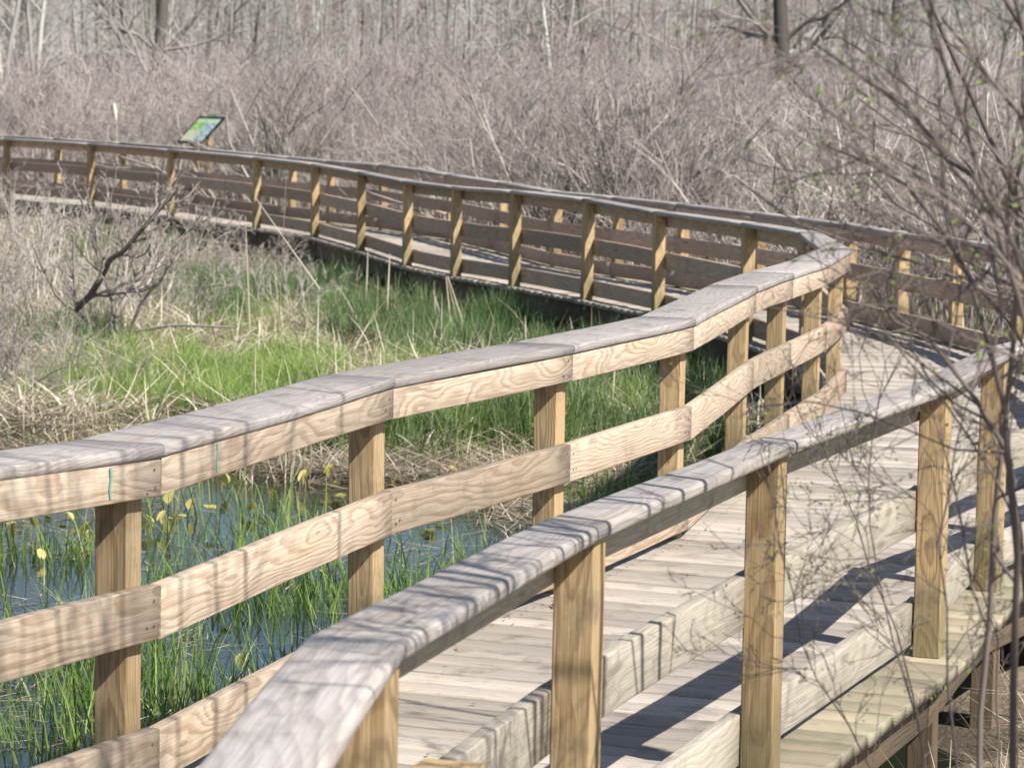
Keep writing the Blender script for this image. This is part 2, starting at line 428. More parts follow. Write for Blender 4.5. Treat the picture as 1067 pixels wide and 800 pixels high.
def railing(name, label, pts, zs, sgn, chalk=(), bmat='rail', caps=None):
    o = pts[3]; O = np.array([o[0], o[1], 0.])
    root = empty(name, (o[0], o[1], 0)); tag(root, label, 'railing', 'wooden railings of the boardwalk')
    fr = frames(pts)
    for i, (p, (m, t)) in enumerate(zip(pts, fr)):
        c = p + m * sgn * (BT + PW / 2 + .001)
        if sgn < 0 and i == 3: c = c - t * .07
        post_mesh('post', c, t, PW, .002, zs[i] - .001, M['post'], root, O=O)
    for i in range(len(pts) - 1):
        A, B = pts[i], pts[i + 1]; mA, mB = fr[i][0] * sgn, fr[i + 1][0] * sgn
        kA, kB = min(1, zs[i] / .87), min(1, zs[i + 1] / .87)
        def zz(v): return zs[i] - v * kA, zs[i + 1] - v * kB
        for top, bh in ((.0, .098), (.325, .14), (.695, .14)):
            a, b = zz(top)
            bo = sweep('rail_board', M[bmat if i < 9 else 'rail_shade_brown'], A, B, mA, mB, section(0, BT, -bh, -.001, .004), a, b, root, origin=O, screws=(2 <= i <= 12))
            if top == 0:
                for (ci, ct) in chalk:
                    if ci == i:
                        q = A * (1 - ct) + B * ct; td = un(B - A); qn = -np.array([td[1], -td[0]]) * sgn * -1
                        q = q - np.array([td[1], -td[0]]) * sgn * .0035
                        w2 = td * .0055; zt = a * (1 - ct) + b * ct
                        V = []; jit = [0, .004, -.003, .002]
                        for k in range(4):
                            zk = zt - .006 - k * .026
                            V += [(q[0] - w2[0] + td[0] * jit[k] - O[0], q[1] - w2[1] + td[1] * jit[k] - O[1], zk), (q[0] + w2[0] + td[0] * jit[k] - O[0], q[1] + w2[1] + td[1] * jit[k] - O[1], zk)]
                        cm = bpy.data.meshes.new('chalk_mark'); cm.from_pydata(V, [], [(k * 2, k * 2 + 1, k * 2 + 3, k * 2 + 2) for k in range(3)])
                        link('chalk_mark', cm, M['chalk'], bo)
        (a0, a1), (b0, b1) = caps[i], caps[i + 1]
        sweep('cap_board', M['cap'], A, B, mA, mB, section(a0, a1, .0, .034, .012, 4), zs[i], zs[i + 1], root, up='z', gap=.0015, origin=O, secB=section(b0, b1, .0, .034, .012, 4))
    return root
railing('boardwalk_railing', 'pale wooden railing on the inner pond side of the curving boardwalk', L, LZ, -1, chalk=((2, .84), (3, .20)), caps=[(-.008, .235)] * 9 + [(-.008, .22), (-.01, .19), (-.015, .16)] + [(-.01, .146)] * 20)
railing('boardwalk_railing', 'wooden railing on the outer thicket side of the boardwalk, nearest the camera', Rr, RZ, 1, bmat='rail_grey', caps=[(-.02, .150)] * 5 + [(.01, .150)] + [(.032, .150)] * 6 + [(.0, .150)] * 30)

# ------------------------------------------------------------------ deck
deck = empty('boardwalk', (L[3][0], L[3][1], 0)); tag(deck, 'curved wooden boardwalk of weathered grey planks winding over the marsh', 'boardwalk')
DO = np.array([L[3][0], L[3][1], 0.])
def arclen(pts): return np.concatenate([[0], np.cumsum([np.linalg.norm(b - a) for a, b in zip(pts[:-1], pts[1:])])])
Lo = offs(L, -.148); Ro = offs(Rr, .21)
sR = arclen(Rr); rawR = np.array(Rr)
def closest(p):
    best = (1e9, 0)
    for i in range(len(Rr) - 1):
        a, b = Rr[i], Rr[i + 1]; d = b - a; t = np.clip((p - a) @ d / (d @ d), 0, 1); q = a + d * t
        e = np.linalg.norm(p - q)
        if e < best[0]: best = (e, sR[i] + t * np.linalg.norm(d))
    return best[1]
mp = [closest(q) for q in offs(L, 1.42)]
for i in range(1, len(mp)): mp[i] = max(mp[i], mp[i - 1] + .05)
mp[0] = min(mp[0], .2); sL = arclen(L)
mp = np.array(mp); mp[-1] = min(mp[-1], sR[-1])
def at_s(pts, s_arr, s): P = np.array(pts); return np.stack([np.interp(s, s_arr, P[:, 0]), np.interp(s, s_arr, P[:, 1])], -1)
u = np.linspace(0, sL[-1], 4000); uR = np.interp(u, sL, mp)
PL = at_s(Lo, sL, u); PR = at_s(Ro, sR, uR); PRi = at_s(Rr, sR, uR)
cen = (PL + PR) / 2; cl = np.concatenate([[0], np.cumsum(np.linalg.norm(np.diff(cen, axis=0), axis=1))])
V, Fq, G, RN, ED = [], [], [], [], []
step, gap = .1435, .0105
npl = int(cl[-1] / step)
xs = (0.0, .004, .25, .5, .75, .83, .86, .996, 1.0)
for k in range(npl):
    c0, c1 = k * step, k * step + step - gap
    e = []
    for cc in (c0, c1):
        e.append((np.array([np.interp(cc, cl, PL[:, 0]), np.interp(cc, cl, PL[:, 1])]), np.array([np.interp(cc, cl, PR[:, 0]), np.interp(cc, cl, PR[:, 1])])))
    jl, jr = random.uniform(-.006, .006), random.uniform(-.006, .006)
    dz = random.uniform(-.004, .002); tl = random.uniform(-.0015, .0015); cup = random.uniform(-.001, .0012)
    off = (random.uniform(0, 80), random.uniform(-.03, .03), random.uniform(0, .05)); rv = random.random()
    for x in xs:
        for s, (z, ch) in ((0, (-.038, 0)), (0, (-.003, 0)), (0, (0, 1)), (.5, (0, 2)), (1, (0, 1)), (1, (-.003, 0)), (1, (-.038, 0))):
            ss = s
            if ch == 1: ss = .03 if s == 0 else .97
            a = e[0][0] * (1 - ss) + e[1][0] * ss; b = e[0][1] * (1 - ss) + e[1][1] * ss
            ln = np.linalg.norm(b - a); xx = x if 0 < x < 1 else (x + (jl if x == 0 else jr) / ln)
            p = a * (1 - xx) + b * xx
            zz = z + dz + tl * (ss - .5) * 2 + (cup if ch == 2 else 0)
            V.append((p[0] - DO[0], p[1] - DO[1], zz)); G.append((x * ln + off[0], ss * .14 + off[1], z + off[2])); RN.append(rv)
            ED.append(1.0 if x > .855 else (0.0 if x > .05 else 0.2))
    n = 7; b0 = k * n * len(xs)
    for j in range(len(xs) - 1):
        for i in range(n):
            a = b0 + j * n + i; b = b0 + j * n + (i + 1) % n; Fq.append((a, a + n, b + n, b))
    for q in ((0, 1, 5, 6), (1, 2, 4, 5), ):
        Fq.append(tuple(b0 + i for i in q)); Fq.append(tuple(b0 + (len(xs) - 1) * n + i for i in q[::-1]))
me = fast_mesh('decking', V, Fq, {'gc': ('FLOAT_VECTOR', G), 'rnd': ('FLOAT', RN), 'edge': ('FLOAT', ED)})
link('decking', me, M['deck'], deck)
SV, SF = [], []
for k in range(npl):
    c0 = k * step
    for fx in (.10, .46, .80):
        for ce in (.035, .105):
            cc = c0 + ce; a = np.array([np.interp(cc, cl, PL[:, 0]), np.interp(cc, cl, PL[:, 1])]); b = np.array([np.interp(cc, cl, PR[:, 0]), np.interp(cc, cl, PR[:, 1])])
            q = a * (1 - fx) + b * fx + np.array([random.gauss(0, .006), random.gauss(0, .004)]); b0 = len(SV)
            for (u_, v_) in ((-1, -1), (1, -1), (1, 1), (-1, 1)): SV.append((q[0] + u_ * .004 - DO[0], q[1] + v_ * .004 - DO[1], .0032))
            SF.append((b0, b0 + 1, b0 + 2, b0 + 3))
so_ = link('screw_heads', fast_mesh('screw_heads', SV, SF), M['screw'], deck); so_['kind'] = 'stuff'
LP, LA = [], []
for _ in range(420):
    cc = random.uniform(3, cl[-1] * .6); fx = random.choice([random.uniform(.05, .95), random.uniform(.08, .14), random.uniform(.78, .86)])
    a = np.array([np.interp(cc, cl, PL[:, 0]), np.interp(cc, cl, PL[:, 1])]); b = np.array([np.interp(cc, cl, PR[:, 0]), np.interp(cc, cl, PR[:, 1])])
    q = a * (1 - fx) + b * fx; LP.append((q[0], q[1], .006))
LP = np.array(LP); n_ = len(LP)
tag(blades('leaf_litter', LP, rng.uniform(.015, .06, n_), rng.uniform(.003, .014, n_), rng.uniform(1.4, 1.56, n_), rng.uniform(-.2, .1, n_), M['litter'], segs=2), 'brown leaf bits and needles fallen on the deck planks', 'leaf litter', kind='stuff')
# rim joists, beams, piles, bolts
def joist(pts, d0, d1, sgn):
    fr = frames(pts)
    for i in range(len(pts) - 1):
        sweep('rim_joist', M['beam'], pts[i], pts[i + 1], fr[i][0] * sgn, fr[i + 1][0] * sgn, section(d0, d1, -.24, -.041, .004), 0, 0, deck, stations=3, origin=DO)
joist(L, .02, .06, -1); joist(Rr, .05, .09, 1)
w = NT('galvanised_bolt'); w.b.inputs['Base Color'].default_value = (.55, .62, .62, 1); w.b.inputs['Metallic'].default_value = .6; w.b.inputs['Roughness'].default_value = .5; M['bolt'] = w.m
def bolt_mesh():
    V, Fc = [], []
    for z, r in ((0, .019), (.006, .019), (.006, .011), (.016, .010)):
        for k in range(6): V.append((z, r * math.cos(k * math.pi / 3), r * math.sin(k * math.pi / 3)))
    for j in range(3):
        for k in range(6): Fc.append((j * 6 + k, j * 6 + (k + 1) % 6, (j + 1) * 6 + (k + 1) % 6, (j + 1) * 6 + k))
    Fc.append(tuple(range(18, 24)))
    m = bpy.data.meshes.new('bolt'); m.from_pydata(V, [], Fc); return m
bm_ = bolt_mesh(); nb = 0
for pts, sgn, dd in ((L, -1, .075), (Rr, 1, .165)):
    fr = frames(pts)
    for i, p in enumerate(pts):
        m, t = fr[i]
        if i in (0,): continue
        c = p + m * sgn * dd * .3 + t * .16
        gz = float(ground(c[0], c[1])) - .25
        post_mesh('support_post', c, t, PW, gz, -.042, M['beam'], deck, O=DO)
for pts, sgn, dd in ((L, -1, .091), (Rr, 1, .092)):
    fr = frames(pts)
    for i in range(3, min(len(pts) - 1, 24)):
        for f_ in (.0, .5):
            p = pts[i] * (1 - f_) + pts[i + 1] * f_; m, t = fr[i]; n = m / np.linalg.norm(m) * sgn
            c = p + n * dd
            b = link('bolt', bm_, M['bolt'], deck); b.location = (c[0] - DO[0], c[1] - DO[1], -.075); b.rotation_euler = (0, 0, math.atan2(n[1], n[0]))
            nb += 1

# short sawn-off post in the foreground
cp = post_mesh('cut_post', np.array([-.105, 4.78]), np.array([.3, .95]), .112, -.45, .665, M['post'], None, r=.008)
tag(cp, 'short sawn-off wooden post at the foot of the near railing', 'post')

# ------------------------------------------------------------------ sign
def sign():
    s = empty('information_sign', (-5.07, 45.6, 0)); tag(s, 'tilted information panel with green picture and black frame standing above the far railing', 'sign')
    t = np.array([-.51, .86]); n = np.array([.86, .51]); base = np.array([-5.07, 45.6])
    half, dep, z0, z1 = .46, .40, .93, 1.34
    def pt(a, b, h=0.0):
        q = base + t * a + n * (b * dep - .1); nv = np.array([-(z1 - z0) * n[0], -(z1 - z0) * n[1], dep]); nv /= np.linalg.norm(nv)
        return (q[0] - base[0] + nv[0] * h, q[1] - base[1] + nv[1] * h, z0 + (z1 - z0) * b + nv[2] * h)
    def slab(name, a0, a1, b0, b1, h0, h1, mat, uv=False):
        V = [pt(a, b, h) for h in (h0, h1) for (a, b) in ((a0, b0), (a1, b0), (a1, b1), (a0, b1))]
        me = bpy.data.meshes.new(name); me.from_pydata(V, [], [(3, 2, 1, 0), (4, 5, 6, 7), (0, 1, 5, 4), (1, 2, 6, 5), (2, 3, 7, 6), (3, 0, 4, 7)])
        at = me.attributes.new('pc', 'FLOAT_VECTOR', 'POINT')
        d = []
        for h in (h0, h1):
            for (a, b) in ((a0, b0), (a1, b0), (a1, b1), (a0, b1)): d += [(half - a) / (2 * half), b, 0]
        at.data.foreach_set('vector', np.array(d, dtype=np.float32))
        return link(name, me, mat, s)
    w = NT('sign_print'); pc = w.attr('pc', 'Vector'); sp = w.add('ShaderNodeSeparateXYZ'); w.cn(pc, sp.inputs[0])
    # u runs from the viewer's right to left, flip so that 0 is the left
    uu = sp.outputs[0]; vv = sp.outputs[1]
    nz = w.noise(w.vmul(pc, (7, 5, 1)), 1, 3, .6)
    green = w.mix(w.ramp(nz, [(.4, 0), (.6, 1)]), (.22, .45, .08), (.45, .66, .22))
    beige = (.68, .68, .40)
    c = w.mix(w.ramp(vv, [(.42, 1), (.5, 0)]), green, beige)
    blue = w.mix(w.ramp(w.noise(w.vmul(pc, (11, 9, 1)), 1, 3, .7), [(.42, 0), (.58, 1)]), (.22, .34, .40), (.62, .66, .78))
    blue = w.mix(w.ramp(w.noise(w.vmul(pc, (14, 14, 3)), 1, 2, .6), [(.52, 0), (.6, .9)]), blue, (.12, .42, .16))
    c = w.mix(w.ramp(w.math('ADD', sp.outputs[0], w.math('MULTIPLY', nz, .2)), [(.62, 1), (.68, 0)]), blue, c) if False else w.mix(w.ramp(w.math('ADD', uu, w.math('MULTIPLY', nz, .2)), [(.58, 0), (.66, 1)]), c, blue)
    lines = w.math('MULTIPLY', w.math('GREATER_THAN', w.math('FRACT', w.math('MULTIPLY', vv, 26)), .55), w.math('MULTIPLY', w.math('LESS_THAN', uu, .45), w.math('MULTIPLY', w.math('LESS_THAN', vv, .4), w.math('GREATER_THAN', vv, .12))))
    c = w.mix(w.math('MULTIPLY', lines, .35), c, (.2, .2, .15))
    c = w.mix(w.math('MULTIPLY', w.math('GREATER_THAN', vv, .78), w.math('LESS_THAN', vv, .9)), c, (.55, .72, .38))
    w.cn(c, w.b.inputs['Base Color']); w.b.inputs['Roughness'].default_value = .35
    k = NT('black_frame'); k.b.inputs['Base Color'].default_value = (.015, .015, .015, 1); k.b.inputs['Roughness'].default_value = .4
    slab('panel', -half + .02, half - .02, .04, .96, .0, .012, w.m)
    fw = .03
    slab('frame', -half, half, 0, .05, -.012, .022, k.m); slab('frame', -half, half, .95, 1, -.012, .022, k.m)
    slab('frame', -half, -half + fw, .051, .949, -.012, .022, k.m); slab('frame', half - fw, half, .051, .949, -.012, .022, k.m)
    slab('backing', -half + .02, half - .02, .04, .96, -.02, -.002, k.m)
    for a in (-.28, .28):
        c_ = t * a + n * .12
        post_mesh('post', c_, t, PW, -.8, 1.02, M['post'], s)
        slab('brace', a - .04, a + .04, .1, .9, -.062, -.022, M['post'])
    A = -t * .42 + n * .05; B = t * .42 + n * .05
    sweep('cross_rail', M['post'], A, B, n, n, section(0, .04, -.09, 0, .003), .64, .64, s, stations=3)
sign()

# ------------------------------------------------------------------ vegetation: where things may stand
PLc = np.array(offs(L, -.35)); PRc = np.array(offs(Rr, .45))
poly = np.concatenate([PLc, PRc[::-1]])
def inpoly(x, y, P):
    r = np.zeros(len(x), bool); n = len(P)
    for i in range(n):
        x1, y1 = P[i]; x2, y2 = P[(i + 1) % n]
        c = ((y1 > y) != (y2 > y)); xi = (x2 - x1) * (y - y1) / (y2 - y1 + 1e-12) + x1
        r ^= c & (x < xi)
    return r
def under_deck(x, y): return inpoly(x, y, poly)
BEY = np.concatenate([np.array(offs(Rr, .3)), [[-60, 90], [90, 90], [90, -40], [-3, -40]]])
def beyond(x, y):
    """True on the thicket side of the boardwalk"""
    return inpoly(x, y, BEY)
def cone_pts(n, d0, d1, x0=-40, x1=1110, pw=1.0):
    """random ground points inside a generous wedge in front of the viewpoint"""
    d = (rng.uniform(0, 1, n) ** pw) * (d1 - d0) + d0
    k = rng.uniform((x0 - 533) / 3000., (x1 - 533) / 3000., n)
    return k * d, d
def G3(x, y, dz=0.0): return np.stack([x, y, ground(x, y) + dz], 1)

# pond grass
def pond_grass():
    x, y = cone_pts(52000, 6.5, 19.5, -120, 900, .9)
    cl = vn(x, y, 1.6, 7) + .6 * vn(x, y, 4.5, 8) + .35 * vn(x, y, 11, 9)
    dens = np.clip(.26 + cl * .72, 0.0, 1)
    lily = (y > 15.2) & (x < .2); dens[lily] *= .16
    dens[(x > -.2) & (y > 15)] *= .55
    keep = (rng.uniform(0, 1, len(x)) < dens) & (pond(x, y) < 1.15) & ~under_deck(x, y) & ~beyond(x, y)
    x, y = x[keep], y[keep]; N = len(x); P = G3(x, y); P[:, 2] = np.maximum(P[:, 2], WATER - .06)
    h = rng.uniform(.14, .40, N) * (1 + .3 * vn(x, y, 2, 5))
    tag(blades('pond_grass', P, h, rng.uniform(.005, .011, N), rng.uniform(0, .45, N), rng.uniform(.1, 1.2, N), M['grass'], rnd=rng.beta(2, 2.2, N) + .12 * vn(x, y, 1.2, 3)), 'green grass blades growing out of the pond water', 'grass', kind='stuff')
pond_grass()

def inside(pl, x, y, g=1.0):
    r = np.zeros(len(x), bool)
    for (cx, cy, rx, ry, wt) in pl: r |= ((x - cx) / (rx * g)) ** 2 + ((y - cy) / (ry * g)) ** 2 < 1
    return r
def patches(pl, n, spread=1.0):
    xs_, ys_ = [], []
    for (cx, cy, rx, ry, wt) in pl:
        m = int(n * wt); a = rng.uniform(0, 2 * math.pi, m); r = np.sqrt(rng.uniform(0, 1, m)) * (1 + .3 * np.sin(a * 3 + cx))
        xs_.append(cx + rx * r * np.cos(a)); ys_.append(cy + ry * r * np.sin(a))
    return np.concatenate(xs_), np.concatenate(ys_)

# lush grass beside the far part of the boardwalk and behind it
lush = [(-.75, 26.0, 1.0, 2.6, .26), (-.1, 24.6, .8, 2.0, .12), (-1.75, 31.0, .7, 3.2, .12), (-3.1, 30.5, .9, 2.2, .13), (-5.3, 37, 1.1, 4.2, .10), (-4.3, 33.0, .8, 2.0, .05), (-2.9, 26.8, .5, 1.0, .04),
        (.95, 21.5, .8, 3.3, .26), (.75, 24.0, .55, 2.0, .10), (.7, 18.6, .9, 1.1, .08), (1.55, 17.6, .45, 1.1, .05), (-3.6, 24.0, .5, 1.0, .03), (-2.3, 18.5, 1.0, .45, .05), (-.7, 18.7, .9, .6, .07), (.5, 17.4, .7, .9, .07)]
x, y = patches(lush, 74000); k = ~under_deck(x, y) & ~beyond(x, y) & (pond(x, y) > .88) & (rng.uniform(0, 1, len(x)) < .50 + .8 * vn(x, y, 2.1, 6) + .6 * vn(x, y, 5.3, 2)); x, y = x[k], y[k]; N = len(x)
tag(blades('lush_grass', G3(x, y), rng.uniform(.14, .46, N) * (1 + .45 * vn(x, y, 2.3, 2)), rng.uniform(.006, .012, N), rng.uniform(0, .35, N), rng.uniform(.1, .9, N), M['lush'], rnd=rng.beta(2, 2, N) + .15 * vn(x, y, .8)), 'lush green grass growing along the shaded side of the far boardwalk', 'grass', kind='stuff')
lb = [(4.4, 23.6, 1.3, 1.6, .4), (3.7, 26.5, 1.0, 1.6, .2), (5.2, 21.6, .8, 1.8, .2), (3.0, 28.5, .8, 1.3, .15)]
x, y = patches(lb, 16000); k = ~under_deck(x, y); x, y = x[k], y[k]; N = len(x)
tag(blades('lush_grass', G3(x, y), rng.uniform(.14, .40, N), rng.uniform(.006, .011, N), rng.uniform(0, .4, N), rng.uniform(.2, 1.0, N), M['lush']), 'green grass patch behind the railing at the bend of the boardwalk', 'grass', kind='stuff')
# sedge mounds
sed = [(-1.95, 21.3, .85, 1.9, .42), (-2.9, 22.4, .6, 1.6, .16), (-3.2, 20.4, .5, .7, .07), (-1.0, 22.0, .6, 1.0, .08), (-2.6, 26.2, .6, 1.4, .10), (.0, 19.8, .85, 1.3, .18), (-1.9, 28.2, .6, 1.3, .06), (-4.2, 27.5, .5, 1.2, .04)]
x, y = patches(sed, 56000); k = (rng.uniform(0, 1, len(x)) < .52 + .8 * vn(x, y, 2.9, 6) + .5 * vn(x, y, 8, 3)) & (pond(x, y) > .98) & ~under_deck(x, y); x, y = x[k], y[k]; N = len(x)
tag(blades('sedge_grass', G3(x, y), rng.uniform(.16, .42, N), rng.uniform(.003, .007, N), rng.uniform(0, .7, N), rng.uniform(.4, 1.7, N), M['sedge'], rnd=rng.beta(2, 2, N)), 'yellow green sedge tufts between the dead reeds', 'grass', kind='stuff')
# dry straw everywhere that is not water
def straw(name, n, d0, d1, x0, x1, cond, lab, hs=(.15, .6), wide=(.005, .013), pw=1.0, upf=.2):
    x, y = cone_pts(n, d0, d1, x0, x1, pw); k = cond(x, y) & ~under_deck(x, y); x, y = x[k], y[k]; N = len(x)
    up = rng.uniform(0, 1, N) < upf
    lean = np.where(up, rng.uniform(0, .7, N), rng.uniform(1.15, 1.62, N)); P = G3(x, y, .0); P[:, 2] += np.where(up, 0, rng.uniform(.0, .16, N) * (1 + vn(x, y, 1.1, 8)))
    o = blades(name, P, rng.uniform(*hs, N), rng.uniform(*wide, N), lean, rng.uniform(-.3, .7, N), M['straw'], rnd=rng.beta(2, 1.8, N) + .1 * vn(x, y, 1.3, 4))
    return tag(o, lab, 'dead reeds', kind='stuff')
straw('dry_reed_litter', 130000, 17.0, 46, -60, 900, lambda x, y: (pond(x, y) > .97) & ~beyond(x, y) & (vn(x, y, 1.7, 11) + .5 * vn(x, y, 4.3, 12) + rng.normal(0, .2, len(x)) > -.35) & (~inside(lush + sed, x, y, .95) | (rng.uniform(0, 1, len(x)) < .33)), 'matted pale dead reeds lying over the marsh left of the boardwalk', (.15, .65), (.006, .016), 1.1, .06)
straw('dry_reed_litter', 26000, 6, 34, 860, 1200, lambda x, y: beyond(x, y), 'matted dead reeds on the ground right of the boardwalk', (.12, .5), (.004, .011), .8)
# sprawling dead clumps: leaves falling outwards from common roots
cx_, cy_ = cone_pts(260, 18.5, 36, 0, 700); k = (pond(cx_, cy_) > 1.0) & ~under_deck(cx_, cy_) & ~beyond(cx_, cy_); cx_, cy_ = cx_[k], cy_[k]
ii = np.repeat(np.arange(len(cx_)), 26); N = len(ii); az = rng.uniform(0, 6.28, N); x = cx_[ii] + np.cos(az) * .05; y = cy_[ii] + np.sin(az) * .05
csz = rng.uniform(.5, 1.25, len(cx_))[ii]; ctone = rng.uniform(-.15, .3, len(cx_))[ii]
tag(blades('dead_reed_clumps', G3(x, y), rng.uniform(.25, .6, N) * csz, rng.uniform(.007, .017, N), rng.uniform(.15, 1.2, N), rng.uniform(.5, 1.6, N), M['straw'], segs=4, az=az, rnd=rng.beta(2, 2, N) + ctone), 'clumps of dead reed leaves sprawling over the marsh', 'dead reeds', kind='stuff')
cx_, cy_ = rng.uniform(1.2, 3.2, 150), rng.uniform(7.0, 12.5, 150); k = (~under_deck(cx_, cy_)) & beyond(cx_, cy_); cx_, cy_ = cx_[k], cy_[k]
ii = np.repeat(np.arange(len(cx_)), 40); N = len(ii); az = rng.uniform(0, 6.28, N); x = cx_[ii] + rng.normal(0, .06, N); y = cy_[ii] + rng.normal(0, .06, N)
tag(blades('dead_reed_clumps', G3(x, y), rng.uniform(.15, .55, N), rng.uniform(.003, .008, N), rng.uniform(.2, 1.4, N), rng.uniform(.3, 1.4, N), M['straw'], segs=4, az=az, rnd=rng.beta(1.6, 2.2, N)), 'dead stalks tangled on the ground at the lower right beside the deck', 'dead reeds', kind='stuff')
# reed mat at the pond margin
x, y = patches([(-.75, 18.0, 1.0, .55, .35), (.45, 18.2, .6, .8, .2), (-2.9, 18.6, .9, .5, .2), (.2, 16.2, .6, .7, .06)], 6000); k = ~under_deck(x, y); x, y = x[k], y[k]; N = len(x); P = G3(x, y); P[:, 2] = np.maximum(P[:, 2], WATER) + rng.uniform(0, .10, N)
tag(blades('dry_reed_litter', P, rng.uniform(.15, .6, N), rng.uniform(.004, .010, N), rng.uniform(1.2, 1.7, N), rng.uniform(-.3, .5, N), M['straw'], rnd=rng.beta(1.5, 2.2, N)), 'dead reed stems piled at the edge of the pond', 'dead reeds', kind='stuff')

# broken stems and scraps floating on the pond
x, y = cone_pts(5200, 8.5, 18.5, -80, 800); k = (pond(x, y) < 1.05) & ~under_deck(x, y) & ~beyond(x, y) & (vn(x, y, 2.1, 13) + .6 * vn(x, y, 6, 14) > -.05); x, y = x[k], y[k]; N = len(x)
tag(blades('floating_debris', np.stack([x, y, np.full(N, WATER + .004) + rng.uniform(0, .02, N)], 1), rng.uniform(.04, .32, N), rng.uniform(.004, .010, N), rng.uniform(1.45, 1.6, N), rng.uniform(-.1, .1, N), M['straw'], rnd=rng.beta(1.2, 2.4, N)), 'broken reed stems and scraps floating on the pond', 'floating debris', kind='stuff')

# ------------------------------------------------------------------ standing dead reeds as things
def reed(name, base, top, r, label, bends=()):
    P = np.array([base, *bends, top], float); root = P[0].copy(); P = P - root
    K = 8; tt = np.linspace(0, 1, len(P)); t2 = np.linspace(0, 1, K)
    Q = np.stack([np.interp(t2, tt, P[:, i]) for i in range(3)], 1)[None]
    rad = np.linspace(r, r * .45, K)[None]
    o = link(name, tube_mesh(name, [(Q, rad)], 5), M['straw']); o.location = root
    return tag(o, label, 'reed', 'standing dead reeds')
def at(px, py, d):
    """world point for a spot seen at distance d, used only to copy plant outlines to their real distance"""
    s = 3000. / d; return np.array([(px - 533) / s, d, 1.8 - (py - 98 - .019 * (px - 533)) / s])
reed('dead_reed', at(469, 348, 25.2), at(462, 288, 25.2), .010, 'tan dead reed stalk standing upright beside the boardwalk edge')
reed('dead_reed', at(478, 350, 25.0), at(463, 287, 25.1), .008, 'pale broken reed leaning left against the far railing')
reed('dead_reed', at(486, 352, 24.9), at(464, 287, 25.0), .008, 'palest thin reed stalk crossing the broken reed under the railing')
reed('dead_reed', at(379, 322, 27.5), at(380, 262, 27.5), .010, 'knobbly tan reed stalk in front of the lush grass')
reed('dead_reed', at(401, 322, 27.3), at(403, 264, 27.3), .012, 'short thick pale reed stub beside the knobbly reed')
reed('dead_reed', at(8, 300, 27), at(7, 175, 27), .011, 'tall pale reed at the left edge of the picture')
reed('dead_reed', at(288, 345, 24), at(294, 186, 24.5), .0055, 'tall orange tan reed rising in front of the railing')
reed('dead_reed', at(258, 345, 24), at(252, 225, 24.5), .008, 'tan reed left of the orange tan reed')
reed('dead_reed', at(330, 300, 27), at(262, 205, 27), .007, 'thin reed leaning far left across the railing')
for i in range(44):
    px = random.uniform(200, 330) if i < 30 else random.uniform(10, 330); py = random.uniform(300, 400); d = 2300 / (py - 94 + .0) ; hgt = random.uniform(30, 135)
    d = min(max(d * 1.0, 17.5), 34)
    s = 3000. / d; b = np.array([(px - 533) / s, d, 0]); b[2] = float(ground(b[0], b[1]))
    tp = b + np.array([random.gauss(0, .12), random.gauss(0, .1), hgt / s])
    md = (b + tp) / 2 + np.array([random.gauss(0, .03), 0, 0])
    reed('dead_reed', b, tp, random.uniform(.004, .008), 'thin dead reed standing among the matted reeds left of the boardwalk', (md,))
# cattail with a fluffy head beyond the rail
ct = empty('cattail', tuple(at(117, 160, 49)[:2]) + (-.4,)); tag(ct, 'cattail with pale fluffy seed head above the far railing at left', 'cattail')
b = np.array([0, 0, 0.]); P = np.array([[0, 0, 0], [.02, 0, .9], [.0, 0, 1.75]])[None]
link('stalk', tube_mesh('stalk', [(P, np.array([[.009, .008, .006]]))], 5), M['straw'], ct)
P = np.array([[0, 0, 1.60], [-.01, 0, 1.68], [-.02, 0, 1.78], [-.03, 0, 1.86], [-.035, 0, 1.92]])[None]
w = NT('cattail_fluff'); w.b.inputs['Base Color'].default_value = (.72, .66, .52, 1); w.b.inputs['Roughness'].default_value = 1
link('seed_head', tube_mesh('seed_head', [(P, np.array([[.008, .026, .034, .024, .006]]))], 8, True), w.m, ct)

# ------------------------------------------------------------------ bare shrubs
def shrub_sets(nst, H, spread, lv=(6, 5, 3), r0=.011, wig=.13, rmin=.0022, up=.02):
    a = rng.uniform(0, 2 * math.pi, nst); rr = rng.uniform(0, .28, nst)
    st = np.stack([rr * np.cos(a), rr * np.sin(a), np.full(nst, -.05)], 1)
    d = np.stack([np.cos(a) * rng.uniform(.05, spread, nst), np.sin(a) * rng.uniform(.05, spread, nst), np.ones(nst)], 1)
    P = walk(st, d, rng.uniform(.65, 1.1, nst) * H, 6, wig, up); rad = rng.uniform(.7, 1.2, nst)[:, None] * r0 * np.linspace(1, .4, 6)[None]
    sets = [(P, rad)]
    if len(lv) > 0: P1, r1 = spawn(P, rad, lv[0], .2, 1, (.3, .9), (.3, .55), .65, 5, .16, .04, rmin); sets.append((P1, r1))
    if len(lv) > 1: P2, r2 = spawn(P1, r1, lv[1], .2, 1, (.3, .9), (.35, .6), .65, 4, .18, .05, rmin); sets.append((P2, r2))
    if len(lv) > 2: P3, r3 = spawn(P2, r2, lv[2], .3, 1, (.3, .9), (.4, .7), .7, 3, .15, .03, rmin * .8); sets.append((P3, r3))
    return sets
protos = []
for i in range(7):
    s_ = shrub_sets(int(rng.integers(11, 17)), 2.15, rng.uniform(.35, .8), (6, 5, 3), (.011, .017, .024)[i % 3], .15, .0027)
    protos.append(tube_mesh('shrub_twigs', s_)); protos[-1].materials.append(M['thicket2'] if i % 3 == 0 else M['thicket'])
def rail_far_y(x):  # depth of the outer railing beyond which the thicket starts
    P = np.array(Rr[14:]); return np.interp(x, P[::-1, 0], P[::-1, 1])
cand = []
